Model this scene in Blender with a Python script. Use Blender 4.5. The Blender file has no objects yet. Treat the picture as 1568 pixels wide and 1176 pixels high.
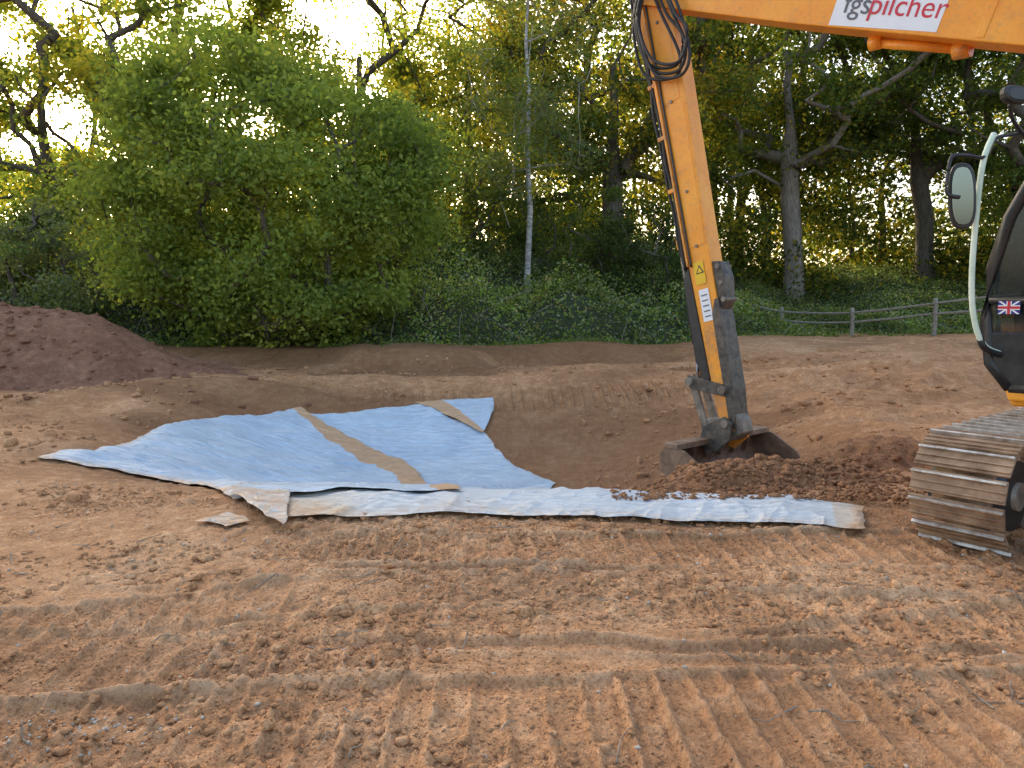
import bpy, math, random
import numpy as np
from mathutils import Vector, Matrix
random.seed(5); RNG=np.random.default_rng(7)
scene=bpy.context.scene
R=math.radians

# ------------------------------------------------------------ camera model
FPX=1141.0; PITCH=math.atan(0.1034); CAMZ=1.7
cp,sp=math.cos(PITCH),math.sin(PITCH)
def ray(px,py):
    a=(px-784)/FPX; b=(588-py)/FPX
    return np.array([a,cp+b*sp,-sp+b*cp])
def P(px,py,D):
    r=ray(px,py); k=D/r[1]
    return np.array([r[0]*k,D,CAMZ+r[2]*k])

# ------------------------------------------------------------ noise
def _h(ix,iy,seed):
    h=(ix.astype(np.int64)*374761393+iy.astype(np.int64)*668265263+seed*982451653)&0xffffffff
    h=((h^(h>>13))*1274126177)&0xffffffff
    return ((h^(h>>16))&0xffffff)/float(0xffffff)
def vn(x,y,seed=0):
    x=np.asarray(x,float); y=np.asarray(y,float)
    ix=np.floor(x); iy=np.floor(y); fx=x-ix; fy=y-iy
    fx=fx*fx*(3-2*fx); fy=fy*fy*(3-2*fy)
    a=_h(ix,iy,seed); b=_h(ix+1,iy,seed); c=_h(ix,iy+1,seed); d=_h(ix+1,iy+1,seed)
    return (a+(b-a)*fx)*(1-fy)+(c+(d-c)*fx)*fy
def fbm(x,y,o=4,seed=0):
    s=0;a=1;t=0
    for i in range(o):
        s=s+a*(vn(x*2**i+17*i,y*2**i-9*i,seed+i)-.5); t+=a; a*=.5
    return s/t*2
def ss(a,b,x):
    t=np.clip((x-a)/(b-a),0,1); return t*t*(3-2*t)

# ------------------------------------------------------------ terrain
def veg_edge(x):
    x=np.asarray(x,float)
    return 23.5+ss(0,14,x)*6.5+0.8*np.sin(x*.5)+fbm(x*.4,x*0,2,3)*1.0
def base(x,y):
    x=np.asarray(x,float); y=np.asarray(y,float)
    r=(np.abs((x+.6)/6.2)**3+np.abs((y-11.0)/4.7)**3)**(1/3)
    z=-.98*ss(1.0,.20,r)
    # raised rim behind the hollow
    z=z+.20*np.exp(-((r-1.07)/.13)**2)*ss(11,14,y)*ss(6.5,4,x)
    z=z+.12*ss(15.5,20,y)*(1-.3*ss(2,-8,x))
    sc=20.3+.5*np.sin(x*.6)+fbm(x*.5,x*0,2,8)*1.2
    z=z+.36*ss(-.7,.6,y-sc)*ss(7,1,x)
    z=z+.42*ss(3.5,8,x)*ss(9.5,15,y)
    e=veg_edge(x)
    z=z+3.2*ss(0,17,y-e)+0.03*np.clip(y-e-17,0,80)
    z=z+.18*fbm(x*.35,y*.35,3,11)*ss(12,18,y)
    return z
BANDS=[(5.15,-.02,0.0,.36,-1.7,9,.165,.038),(4.70,-.02,0.0,.05,-1.2,1.0,9,.0),
       (2.85,.05,-.012,.42,-5,9,.165,.036),(3.80,.14,.0,.38,-6,-.3,.165,.040),(4.25,-.12,0,.33,1.0,9,.165,.030),(3.62,-.02,0,.08,-1,9,9,0),
       (2.1,.0,.0,.3,-5,9,.165,.03),(3.25,.22,.0,.3,1.0,9,.165,.026),(4.6,.3,.0,.3,-9,-1.2,.165,.036),
       (9.6,.25,0,.4,-14,-5.6,.2,.06),(12.3,.1,0,.4,-16,-6.5,.2,.06),(12.0,.3,.0,.4,5,16,.2,.06),(14.8,-.05,.0,.4,-3,16,.2,.06),(17.2,.02,.0,.4,-12,16,.2,.06)]
def tracks(x,y):
    z=np.zeros(np.broadcast(x,y).shape)
    for i,(a,b,c,hw,x0,x1,pt,amp) in enumerate(BANDS):
        wob=.05*fbm(x*1.1,y*1.1,2,40+i)+.025*fbm(x*6,y*6,2,140+i)
        d=(y-(a+b*x+c*x*x))+wob
        m=ss(hw,hw-.04,np.abs(d))*ss(x0-.3,x0+.4,x)*ss(x1+.3,x1-.4,x)
        s=x/pt+.14*fbm(x*2.5,y*2.5,2,60+i)+.35*d+.09*fbm(x*12,y*12,2,160+i)
        q=np.abs(s-np.floor(s)-.5)*2
        ridge=np.exp(-((1-q)/.20)**2)+.3*np.exp(-((q-.35)/.12)**2)
        br=np.clip(-.05+1.7*(.6*vn(x*2.0,y*2.0,70+i)+.4*vn(x*9,y*9,75+i)),0,1.25)
        z+=m*(amp*ridge*br-.022)
        berm=np.exp(-((np.abs(d)-hw-.02)/.035)**2)*ss(x0-.3,x0+.4,x)*ss(x1+.3,x1-.4,x)
        z+=berm*.022*np.clip(-.3+1.2*vn(x*2,y*2,80+i)+.9*vn(x*11,y*11,85+i),0,1.4)
    return z
def rough(x,y):
    n=fbm(x*1.3,y*1.3,3,21)*.035
    m=np.clip(vn(x*.9+4,y*.9,31)*1.8-.25,0.2,1.4)
    rg=(1-np.abs(fbm(x*5,y*5,3,22)))
    cr=np.clip(fbm(x*13,y*13,3,26),0,1)
    n=n+m*(fbm(x*7,y*7,3,23)*.018+fbm(x*24,y*24,3,24)*.016+cr*.024)+(rg-.8)*.012
    rb=(1-np.abs(fbm(x*.9,y*1.3,3,27)))**3
    n=n+.14*(rb-.4)*ss(3.8,5.2,x)*ss(8,10,y)*ss(17,14,y)
    return n
def H(x,y,fine=True):
    z=base(x,y)
    e=veg_edge(x)
    k=ss(1,-1,y-e)
    z=z+tracks(x,y)*k+rough(x,y)*(.5+.5*k)
    st=ss(.38,.60,vn(x*.25+.1*y,y*1.1,90)+.1*vn(x*2,y*2,91))*.14*ss(8,10,y)*k*(1-ss(-5.6,-5.0,x)*ss(4.6,4.1,x)*ss(14.8,13.8,y))
    return z+st
def Hs(x,y):
    return base(x,y)+fbm(x*1.3,y*1.3,3,21)*.035
def ground_pt(px,py):
    r=ray(px,py); D=3.0
    while D<60:
        z=CAMZ+r[2]*D/r[1]
        if z<=float(Hs(r[0]*D/r[1],D)): break
        D+=.01
    return np.array([r[0]*D/r[1],D])

# ------------------------------------------------------------ mesh helpers
def mk(name,V,F,mat=None,parent=None,smooth=False,col=None):
    V=np.ascontiguousarray(V,dtype=np.float32); F=np.ascontiguousarray(F,dtype=np.int32)
    me=bpy.data.meshes.new(name); m,k=F.shape
    me.vertices.add(len(V)); me.loops.add(m*k); me.polygons.add(m)
    me.vertices.foreach_set('co',V.ravel()); me.loops.foreach_set('vertex_index',F.ravel())
    me.polygons.foreach_set('loop_start',np.arange(0,m*k,k,dtype=np.int32))
    me.update(calc_edges=True)
    if smooth: me.polygons.foreach_set('use_smooth',np.ones(m,dtype=bool))
    if col is not None:
        at=me.attributes.new('col','FLOAT_COLOR','POINT')
        c=np.ones((len(V),4),dtype=np.float32); c[:,:3]=col
        at.data.foreach_set('color',c.ravel())
    ob=bpy.data.objects.new(name,me); scene.collection.objects.link(ob)
    if mat: me.materials.append(mat)
    if parent: setp(ob,parent)
    return ob
def setp(ob,parent):
    ob.parent=parent; ob.matrix_parent_inverse=PINV.get(parent.name,Matrix())
PINV={}
def empty(name,loc=(0,0,0)):
    e=bpy.data.objects.new(name,None); scene.collection.objects.link(e); e.location=loc
    PINV[e.name]=Matrix.Translation(Vector(loc)).inverted(); return e
def pymesh(name,V,F,mat,parent=None,bevel=0,smooth=False,solid=0):
    me=bpy.data.meshes.new(name); me.from_pydata([tuple(map(float,v)) for v in V],[],F); me.update()
    me.materials.append(mat); ob=bpy.data.objects.new(name,me); scene.collection.objects.link(ob)
    import bmesh
    bm=bmesh.new(); bm.from_mesh(me); bmesh.ops.recalc_face_normals(bm,faces=bm.faces); bm.to_mesh(me); bm.free()
    if smooth:
        for p in me.polygons: p.use_smooth=True
    if solid:
        s=ob.modifiers.new('s','SOLIDIFY'); s.thickness=solid
    if bevel:
        b=ob.modifiers.new('b','BEVEL'); b.width=bevel; b.segments=2; b.limit_method='ANGLE'
    if parent: setp(ob,parent)
    return ob
def grid(xs,ys):
    nx,ny=len(xs),len(ys)
    X,Y=np.meshgrid(xs,ys)
    i=np.arange(nx*ny).reshape(ny,nx)
    F=np.stack([i[:-1,:-1],i[:-1,1:],i[1:,1:],i[1:,:-1]],-1).reshape(-1,4)
    return X,Y,F
def segs_mesh(p0,p1,r0,r1,k=6):
    p0=np.asarray(p0,float);p1=np.asarray(p1,float); n=len(p0)
    d=p1-p0; d/=np.linalg.norm(d,axis=1)[:,None]+1e-9
    p1=p1+d*np.asarray(r1)[:,None]*.35
    t=np.where(np.abs(d[:,2:3])<.9,np.array([[0,0,1.]]),np.array([[1.,0,0]]))
    a=np.cross(d,t); a/=np.linalg.norm(a,axis=1)[:,None]; b=np.cross(d,a)
    th=np.arange(k)*2*math.pi/k
    ring=a[:,None,:]*np.cos(th)[None,:,None]+b[:,None,:]*np.sin(th)[None,:,None]
    A=p0[:,None,:]+ring*np.asarray(r0)[:,None,None]; B=p1[:,None,:]+ring*np.asarray(r1)[:,None,None]
    V=np.concatenate([A,B],1).reshape(-1,3)
    o=(np.arange(n)*2*k)[:,None]; j=np.arange(k); jn=(j+1)%k
    F=np.stack([o+j,o+jn,o+k+jn,o+k+j],-1).reshape(-1,4)
    return V,F
def catm(pts,n):
    pts=np.asarray(pts,float); m=len(pts)
    t=np.linspace(0,m-1,n); i=np.clip(np.floor(t).astype(int),0,m-2); f=(t-i)[:,None]
    g=lambda q: pts[np.clip(q,0,m-1)]
    p0,p1,p2,p3=g(i-1),g(i),g(i+1),g(i+2)
    return .5*((2*p1)+(-p0+p2)*f+(2*p0-5*p1+4*p2-p3)*f**2+(-p0+3*p1-3*p2+p3)*f**3)
def tube(name,pts,r,mat,parent=None,n=24,k=8,curve=True):
    q=catm(pts,n) if curve else np.asarray(pts,float)
    m=len(q); rr=np.interp(np.linspace(0,1,m),np.linspace(0,1,len(r)),r) if hasattr(r,'__len__') else np.full(m,r)
    d=np.gradient(q,axis=0); d/=np.linalg.norm(d,axis=1)[:,None]+1e-9
    up=np.array([0,0,1.]) if abs(d[:,2]).mean()<.8 else np.array([1.,0,0])
    a=np.cross(d,up); a/=np.linalg.norm(a,axis=1)[:,None]; b=np.cross(d,a)
    th=np.arange(k)*2*math.pi/k
    V=(q[:,None,:]+(a[:,None,:]*np.cos(th)[None,:,None]+b[:,None,:]*np.sin(th)[None,:,None])*rr[:,None,None]).reshape(-1,3)
    F=[]
    for i in range(m-1):
        for j in range(k): F.append((i*k+j,i*k+(j+1)%k,(i+1)*k+(j+1)%k,(i+1)*k+j))
    F.append(tuple(range(k))[::-1]); F.append(tuple((m-1)*k+j for j in range(k)))
    ob=pymesh(name,V,F,mat,parent)
    for p in ob.data.polygons:
        if len(p.vertices)==4: p.use_smooth=True
    return ob

# ------------------------------------------------------------ materials
def mat(name):
    m=bpy.data.materials.new(name); m.use_nodes=True; nt=m.node_tree; nt.nodes.clear()
    out=nt.nodes.new('ShaderNodeOutputMaterial'); return m,nt,out
def N(nt,t,**k):
    n=nt.nodes.new(t)
    for a,b in k.items():
        if a in n.inputs: n.inputs[a].default_value=b
        else: setattr(n,a,b)
    return n
def ramp(nt,src,stops):
    r=nt.nodes.new('ShaderNodeValToRGB'); e=r.color_ramp.elements
    while len(e)<len(stops): e.new(.5)
    for i,(p,c) in enumerate(stops): e[i].position=p; e[i].color=(*c,1)
    nt.links.new(src,r.inputs[0]); return r.outputs[0]
def mixc(nt,f,a,b,mode='MIX'):
    m=nt.nodes.new('ShaderNodeMix'); m.data_type='RGBA'; m.blend_type=mode
    for s,v in ((m.inputs[0],f),(m.inputs[6],a),(m.inputs[7],b)):
        if hasattr(v,'is_linked'): nt.links.new(v,s)
        elif isinstance(v,tuple): s.default_value=(*v,1)
        else: s.default_value=v
    return m.outputs[2]
def noise(nt,vec,scale,detail=5,rough=.6,dist=0):
    n=N(nt,'ShaderNodeTexNoise',Scale=scale,Detail=detail,Roughness=rough,Distortion=dist)
    nt.links.new(vec,n.inputs['Vector']); return n.outputs['Fac']
def bump(nt,h,strength,dist,prev=None):
    b=N(nt,'ShaderNodeBump',Strength=strength,Distance=dist); nt.links.new(h,b.inputs['Height'])
    if prev: nt.links.new(prev,b.inputs['Normal'])
    return b.outputs[0]
def pos(nt): return nt.nodes.new('ShaderNodeNewGeometry').outputs['Position']

def soil(name,dark,mid,light,veg=False):
    m,nt,out=mat(name); p=pos(nt)
    n1=noise(nt,p,.7,4,.6,.4); n2=noise(nt,p,6,4,.7); n3=noise(nt,p,45,3,.75)
    c=ramp(nt,n1,[(.32,dark),(.52,mid),(.68,light)])
    c2=ramp(nt,n2,[(.3,tuple(v*.60 for v in mid)),(.5,mid),(.72,tuple(min(1,v*1.25) for v in light))])
    c=mixc(nt,.55,c,c2)
    c3=ramp(nt,n3,[(.3,(.45,.40,.37)),(.5,(1,1,1)),(.72,(1.25,1.23,1.2))])
    c=mixc(nt,.9,c,c3,'MULTIPLY')
    if veg:
        at=N(nt,'ShaderNodeAttribute',attribute_name='col')
        g=ramp(nt,n2,[(.3,(.04,.045,.02)),(.55,(.08,.10,.035)),(.75,(.14,.11,.055))])
        sep=nt.nodes.new('ShaderNodeSeparateColor'); nt.links.new(at.outputs['Color'],sep.inputs[0])
        c=mixc(nt,sep.outputs[1],c,mixc(nt,.62,c,(.15,.068,.030)))
        dry_relief=N(nt,'ShaderNodeMath',operation='MULTIPLY'); nt.links.new(sep.outputs[2],dry_relief.inputs[0]); dry_relief.inputs[1].default_value=.34
        c=mixc(nt,dry_relief.outputs[0],c,(.68,.46,.29))  # raised soil mixed paler so relief shows through colour
        c=mixc(nt,sep.outputs[0],c,g)
    b=N(nt,'ShaderNodeBsdfPrincipled',Roughness=.92); b.inputs['Specular IOR Level'].default_value=.2
    nt.links.new(c,b.inputs['Base Color'])
    bb=bump(nt,n2,.6,.04); bb=bump(nt,n3,1.0,.018,bb)
    nt.links.new(bb,b.inputs['Normal']); nt.links.new(b.outputs[0],out.inputs[0]); return m
M_soil=soil('soil_compacted',(.29,.135,.060),(.49,.256,.122),(.66,.405,.225),True)
M_loose=soil('soil_loose',(.19,.086,.038),(.32,.155,.074),(.44,.24,.125))
M_mound=soil('soil_mound_mat',(.18,.078,.045),(.27,.128,.075),(.38,.20,.125))

def leafmat(name,tr=.5,boost=(1.5,1.45,.6)):
    m,nt,out=mat(name)
    at=N(nt,'ShaderNodeAttribute',attribute_name='col')
    d=N(nt,'ShaderNodeBsdfDiffuse'); t=N(nt,'ShaderNodeBsdfTranslucent')
    nt.links.new(at.outputs['Color'],d.inputs[0]); tc=mixc(nt,1.0,at.outputs['Color'],boost,'MULTIPLY'); nt.links.new(tc,t.inputs[0])
    mx=N(nt,'ShaderNodeMixShader',Fac=tr); nt.links.new(d.outputs[0],mx.inputs[1]); nt.links.new(t.outputs[0],mx.inputs[2])
    nt.links.new(mx.outputs[0],out.inputs[0]); return m
M_leaf=leafmat('leaves',.5,(2.0,1.95,.8))
def simple(name,c1,c2,scale=8,rough=.8,bs=.3,bd=.02,metal=0,stretch=None):
    m,nt,out=mat(name); p=pos(nt)
    if stretch:
        mp=N(nt,'ShaderNodeMapping'); mp.inputs['Scale'].default_value=stretch; nt.links.new(p,mp.inputs[0]); p=mp.outputs[0]
    n=noise(nt,p,scale,6,.65); c=ramp(nt,n,[(.35,c1),(.65,c2)])
    b=N(nt,'ShaderNodeBsdfPrincipled',Roughness=rough,Metallic=metal); nt.links.new(c,b.inputs['Base Color'])
    if bs: nt.links.new(bump(nt,n,bs,bd),b.inputs['Normal'])
    nt.links.new(b.outputs[0],out.inputs[0]); return m
M_bark=simple('bark',(.06,.047,.035),(.16,.13,.10),6,.9,.8,.05,stretch=(3,3,.5))
M_barkL=simple('bark_pale',(.12,.10,.08),(.30,.25,.20),6,.9,.8,.05,stretch=(3,3,.5))
M_birch=simple('bark_birch',(.14,.13,.12),(.60,.57,.52),5,.8,.4,.02,stretch=(1,1,3))
M_wood=simple('weathered_wood',(.14,.12,.09),(.34,.30,.24),14,.9,.5,.01)
M_black=simple('black_paint',(.012,.012,.013),(.03,.03,.03),10,.4,0)
M_rubber=simple('hose_rubber',(.012,.012,.012),(.035,.03,.028),20,.6,0)
M_steel=simple('dirty_steel',(.11,.09,.07),(.29,.24,.19),9,.55,.3,.005,.3)
M_dsteel=simple('dark_greasy_steel',(.045,.04,.036),(.14,.115,.09),12,.5,.3,.005,.3)
M_chrome=simple('ram_rod',(.5,.5,.5),(.65,.65,.65),9,.2,0,0,1)
M_bucket=simple('bucket_steel',(.12,.072,.045),(.29,.19,.125),7,.6,.4,.01,.15)
M_white=simple('white_sign',(.74,.76,.78),(.82,.83,.84),3,.4,0)
M_red=simple('red_lettering',(.55,.02,.04),(.6,.03,.05),3,.4,0)
M_grey=simple('grey_lettering',(.10,.10,.11),(.13,.13,.14),3,.4,0)
M_blue=simple('blue_print',(.01,.02,.18),(.02,.03,.22),3,.4,0)
M_yel=simple('yellow_sticker',(.75,.45,.01),(.8,.5,.02),3,.4,0)
M_pipe=simple('pale_rail_paint',(.55,.66,.50),(.72,.78,.64),6,.45,0)
def paint(name,worn):
    m,nt,out=mat(name); p=pos(nt)
    n=noise(nt,p,2.2,6,.7); n2=noise(nt,p,25,6,.75); n3=noise(nt,p,7,6,.75)
    c=ramp(nt,n,[(.3,(.86,.29,.014)),(.7,(.95,.40,.035))])
    d=ramp(nt,n2,[(.54,(0,0,0)),(.70,(1,1,1))])
    c=mixc(nt,mixc(nt,.5,(0,0,0),d),c,(.42,.22,.09))
    f=ramp(nt,n3,[(.52-worn,(0,0,0)),(.72-worn,(1,1,1))])
    c=mixc(nt,mixc(nt,.35+worn*2.2,(0,0,0),f),c,(.30,.19,.11))
    b=N(nt,'ShaderNodeBsdfPrincipled',Roughness=.38); nt.links.new(c,b.inputs['Base Color'])
    nt.links.new(ramp(nt,n2,[(.3,(.28,)*3),(.7,(.55,)*3)]),b.inputs['Roughness'])
    nt.links.new(b.outputs[0],out.inputs[0]); return m
M_or=paint('orange_paint',0); M_orw=paint('orange_paint_worn',.12)
def glass():
    m,nt,out=mat('cab_glass'); b=N(nt,'ShaderNodeBsdfPrincipled',Roughness=.04)
    b.inputs['Base Color'].default_value=(.02,.025,.03,1); b.inputs['Specular IOR Level'].default_value=1.0
    t=N(nt,'ShaderNodeBsdfTransparent'); mx=N(nt,'ShaderNodeMixShader',Fac=.4)
    t.inputs[0].default_value=(.75,.8,.8,1)
    nt.links.new(b.outputs[0],mx.inputs[1]); nt.links.new(t.outputs[0],mx.inputs[2]); nt.links.new(mx.outputs[0],out.inputs[0]); return m
M_glass=glass()
def mirror():
    m,nt,out=mat('mirror_glass'); b=N(nt,'ShaderNodeBsdfPrincipled',Roughness=.06,Metallic=1.0)
    b.inputs['Base Color'].default_value=(.20,.22,.23,1); nt.links.new(b.outputs[0],out.inputs[0]); return m
M_mirror=mirror()
def cloth():
    m,nt,out=mat('geotextile'); p=pos(nt)
    at=N(nt,'ShaderNodeAttribute',attribute_name='col')
    sep=nt.nodes.new('ShaderNodeSeparateColor'); nt.links.new(at.outputs['Color'],sep.inputs[0])
    n=noise(nt,p,1.6,6,.6,.5); n2=noise(nt,p,9,6,.7)
    c=ramp(nt,n,[(.3,(.40,.50,.60)),(.7,(.54,.63,.71))])  # blue of the sky's reflection put into the white sheet's colour
    c=mixc(nt,sep.outputs[2],c,(.70,.71,.70))
    ml=N(nt,'ShaderNodeMath',operation='MULTIPLY'); nt.links.new(n2,ml.inputs[0]); ml.inputs[1].default_value=.9
    ad=N(nt,'ShaderNodeMath',operation='ADD'); nt.links.new(sep.outputs[0],ad.inputs[0]); nt.links.new(ml.outputs[0],ad.inputs[1])
    f=ramp(nt,ad.outputs[0],[(.60,(0,0,0)),(.92,(1,1,1))])
    c=mixc(nt,sep.outputs[1],c,mixc(nt,n2,(.66,.60,.51),(.56,.45,.33)))
    c=mixc(nt,f,c,(.55,.33,.18))
    n5=noise(nt,p,28,3,.8); cm=ramp(nt,n5,[(.65,(0,0,0)),(.70,(1,1,1))])
    c=mixc(nt,mixc(nt,.7,(0,0,0),cm),c,(.33,.19,.11))
    b=N(nt,'ShaderNodeBsdfPrincipled',Roughness=.36); nt.links.new(c,b.inputs['Base Color'])
    mp=N(nt,'ShaderNodeMapping'); mp.inputs['Scale'].default_value=(2.2,9,1); mp.inputs['Rotation'].default_value=(0,0,.25); nt.links.new(p,mp.inputs[0])
    nw=noise(nt,mp.outputs[0],1.6,4,.6,.6)
    bb=bump(nt,nw,1.0,.07); bb=bump(nt,n2,.4,.02,bb); bb=bump(nt,noise(nt,p,60,3,.7),.3,.006,bb)
    nt.links.new(bb,b.inputs['Normal']); nt.links.new(b.outputs[0],out.inputs[0]); return m
M_cloth=cloth()

# ------------------------------------------------------------ ground sheet
def ax(dense0,dense1,step,lo,hi,g):
    c=list(np.arange(dense0,dense1,step)); s=step; a=c[-1]; up=[]
    while a<hi: s*=g; a+=s; up.append(a)
    s=step; a=c[0]; dn=[]
    while a>lo: s*=g; a-=s; dn.append(a)
    return np.array(dn[::-1]+c+up)
xs=ax(-4.1,4.7,.017,-400,400,1.045); ys=ax(2.4,6.0,.015,-30,600,1.0125)
ys=ys[(ys<70)|(np.arange(len(ys))%6==0)]
X,Y,F=grid(xs,ys)
Z=H(X,Y)
veg=ss(-1.2,.8,Y-veg_edge(X)+fbm(X*.8,Y*.8,3,5)*1.2)
pr=(np.abs((X+.6)/6.2)**3+np.abs((Y-11.0)/4.7)**3)**(1/3)
damp=np.clip(ss(1.02,.6,pr)*.9+.8*ss(.35,.6,vn(X*.4,Y*.9,95))*ss(9,16,Y)*ss(8,2,X)+.8*ss(19,20.2,Y)*ss(8,2,X)+.45*ss(.5,.8,vn(X*.7,Y*.9,97)),0,1)
dry_relief=np.clip((Z-Hs(X,Y))*30,0,1)*ss(10,7,Y)  # paler raised soil: dry crust plus ridge light put into the colour
col=np.stack([veg.ravel(),damp.ravel(),dry_relief.ravel()],1)
ground=mk('ground',np.stack([X.ravel(),Y.ravel(),Z.ravel()],1),F,M_soil,smooth=True,col=col)

def patch(name,x0,x1,y0,y1,st,hf,m):
    xs=np.arange(x0,x1,st); ys=np.arange(y0,y1,st); X,Y,F=grid(xs,ys)
    return mk(name,np.stack([X.ravel(),Y.ravel(),hf(X,Y).ravel()],1),F,m,smooth=True)
def moundz(x,y):
    wob=fbm(x*.5,y*.5,3,51)*.35
    r=np.sqrt(((x+12.8)/6.4)**2+((y-17.5)/4.0)**2)+wob*.2
    h=1.85*ss(1.0,.12,r)**1.1
    h=h+ .3*ss(1.0,.4,np.sqrt(((x+8.5)/3.2)**2+((y-18)/2.5)**2))
    return base(x,y)-.10+h+ (fbm(x*2,y*2,4,52)*.12+fbm(x*8,y*8,3,53)*.04)*ss(0,.3,h)
patch('soil_mound',-21,-4.5,12.5,22.5,.06,moundz,M_mound)
def pilez(x,y):
    r=np.sqrt(((x-2.25)/1.35)**2+((y-7.35)/.85)**2)+fbm(x*1.6,y*1.6,3,61)*.25
    h=.33*ss(1.0,.1,r)
    r2=np.sqrt(((x-4.2)/1.2)**2+((y-8.6)/1.1)**2)+fbm(x*1.6,y*1.6,3,62)*.25
    h=h+.30*ss(1.0,.2,r2)
    r4=np.sqrt(((x-3.4)/1.0)**2+((y-7.6)/.8)**2)+fbm(x*1.6,y*1.6,3,66)*.25
    h=h+.14*ss(1.0,.2,r4)
    r3=np.sqrt(((x-1.85)/.5)**2+((y-8.25)/.45)**2)
    h=h+.20*ss(1.0,.2,r3)
    return base(x,y)-.06+h+(fbm(x*5,y*5,4,63)*.07+fbm(x*18,y*18,3,64)*.032)*ss(0,.15,h)
patch('soil_pile',.6,5.6,6.1,9.8,.017,pilez,M_loose)

# clods, stones, twigs
def ico_base(sub):
    import bmesh
    bm=bmesh.new(); bmesh.ops.create_icosphere(bm,subdivisions=sub,radius=1)
    V=np.array([v.co[:] for v in bm.verts]); F=np.array([[v.index for v in f.verts] for f in bm.faces]); bm.free(); return V,F
ICO={1:ico_base(1),2:ico_base(2)}
def clods(name,x,y,s,zf,m,sink=.3,sub=2):
    IV,IF=ICO[sub]
    n=len(x); z=zf(x,y)
    seeds=RNG.normal(size=(n,3,3))
    d=np.einsum('vk,nka->nva',IV,seeds)
    rr=1+.22*np.sin(d[:,:,0]*1.7)+.18*np.sin(d[:,:,1]*2.3+1)+.12*RNG.normal(size=(n,len(IV)))
    sc=RNG.uniform(.6,1.25,size=(n,1,3)); sc[:,:,2]*=.7
    V=IV[None]*rr[:,:,None]*sc*s[:,None,None]
    V[:,:,0]+=x[:,None]; V[:,:,1]+=y[:,None]; V[:,:,2]+=(z+s*sink*.5)[:,None]
    F=(IF[None]+(np.arange(n)*len(IV))[:,None,None]).reshape(-1,3)
    return mk(name,V.reshape(-1,3),F,m)
def scatter(n,x0,x1,y0,y1,thr,seed):
    x=RNG.uniform(x0,x1,n*3); y=y0+(y1-y0)*RNG.uniform(0,1,n*3)
    p=vn(x*1.2,y*1.2,seed)+.5*vn(x*4,y*4,seed+1)
    k=p>thr; return x[k][:n],y[k][:n]
x,y=scatter(7000,-5,6,2.2,7,.72,101); s=RNG.gamma(1.5,.0058,len(x))+.004
clods('soil_clods',x,y,np.clip(s,0,.05),H,M_soil)
x,y=scatter(30000,-4,5,2.3,6.5,.6,105); s=RNG.gamma(2,.0016,len(x))+.002
clods('soil_crumbs',x,y,np.clip(s,0,.012),H,M_soil,sub=1)
x,y=scatter(3000,-9,9,7,19,.75,111); s=RNG.gamma(1.5,.012,len(x))+.008
k=~((x>-5.5)&(x<1.2)&(y>6.9)&(y<14.7)); x,y,s=x[k],y[k],s[k]
clods('soil_clods',x,y,np.clip(s,0,.09),H,M_soil)
x=RNG.normal(2.5,.85,2200); y=RNG.normal(7.4,.5,2200); k=(x>1.0)&(x<5.2)&(y>6.35)&(y<8.4); x,y=x[k],y[k]
clods('soil_clods',x,y,np.clip(RNG.gamma(1.6,.009,len(x))+.006,0,.05),lambda a,b:np.maximum(pilez(a,b),H(a,b)),M_loose)
x=RNG.normal(-12.5,3.2,900); y=RNG.normal(16,1.6,900)
clods('soil_clods',x,y,np.clip(RNG.gamma(1.6,.018,len(x))+.01,0,.1),lambda a,b:np.maximum(moundz(a,b),H(a,b)),M_mound)
M_stone=simple('pale_stone',(.30,.27,.22),(.55,.5,.43),30,.8,.3,.004)
x=RNG.uniform(-5,6,420); y=RNG.uniform(2.3,8,420)
clods('stones',x,y,RNG.uniform(.004,.013,420),H,M_stone)
x=RNG.normal(-1.75,.22,160); y=RNG.normal(2.85,.1,160)
clods('stones',x,y,RNG.uniform(.003,.009,160),H,M_stone)
p0=[];p1=[];r0=[];r1=[]
for i in range(130):
    x=random.uniform(-4,4.5); y=random.uniform(2.4,7); a=random.uniform(0,6.28); L=random.uniform(.05,.3)
    q=np.array([x,y]); 
    for j in range(4):
        a+=random.uniform(-.4,.4); q2=q+np.array([math.cos(a),math.sin(a)])*L/4
        z1=float(H(q[0],q[1]))+.010; z2=float(H(q2[0],q2[1]))+.010
        p0.append([*q,z1]);p1.append([*q2,z2]); r0.append(.004*(1-j*.15)); r1.append(.004*(1-(j+1)*.15)); q=q2
V,Fq=segs_mesh(p0,p1,r0,r1,5); mk('twigs',V,Fq,M_wood)

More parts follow.
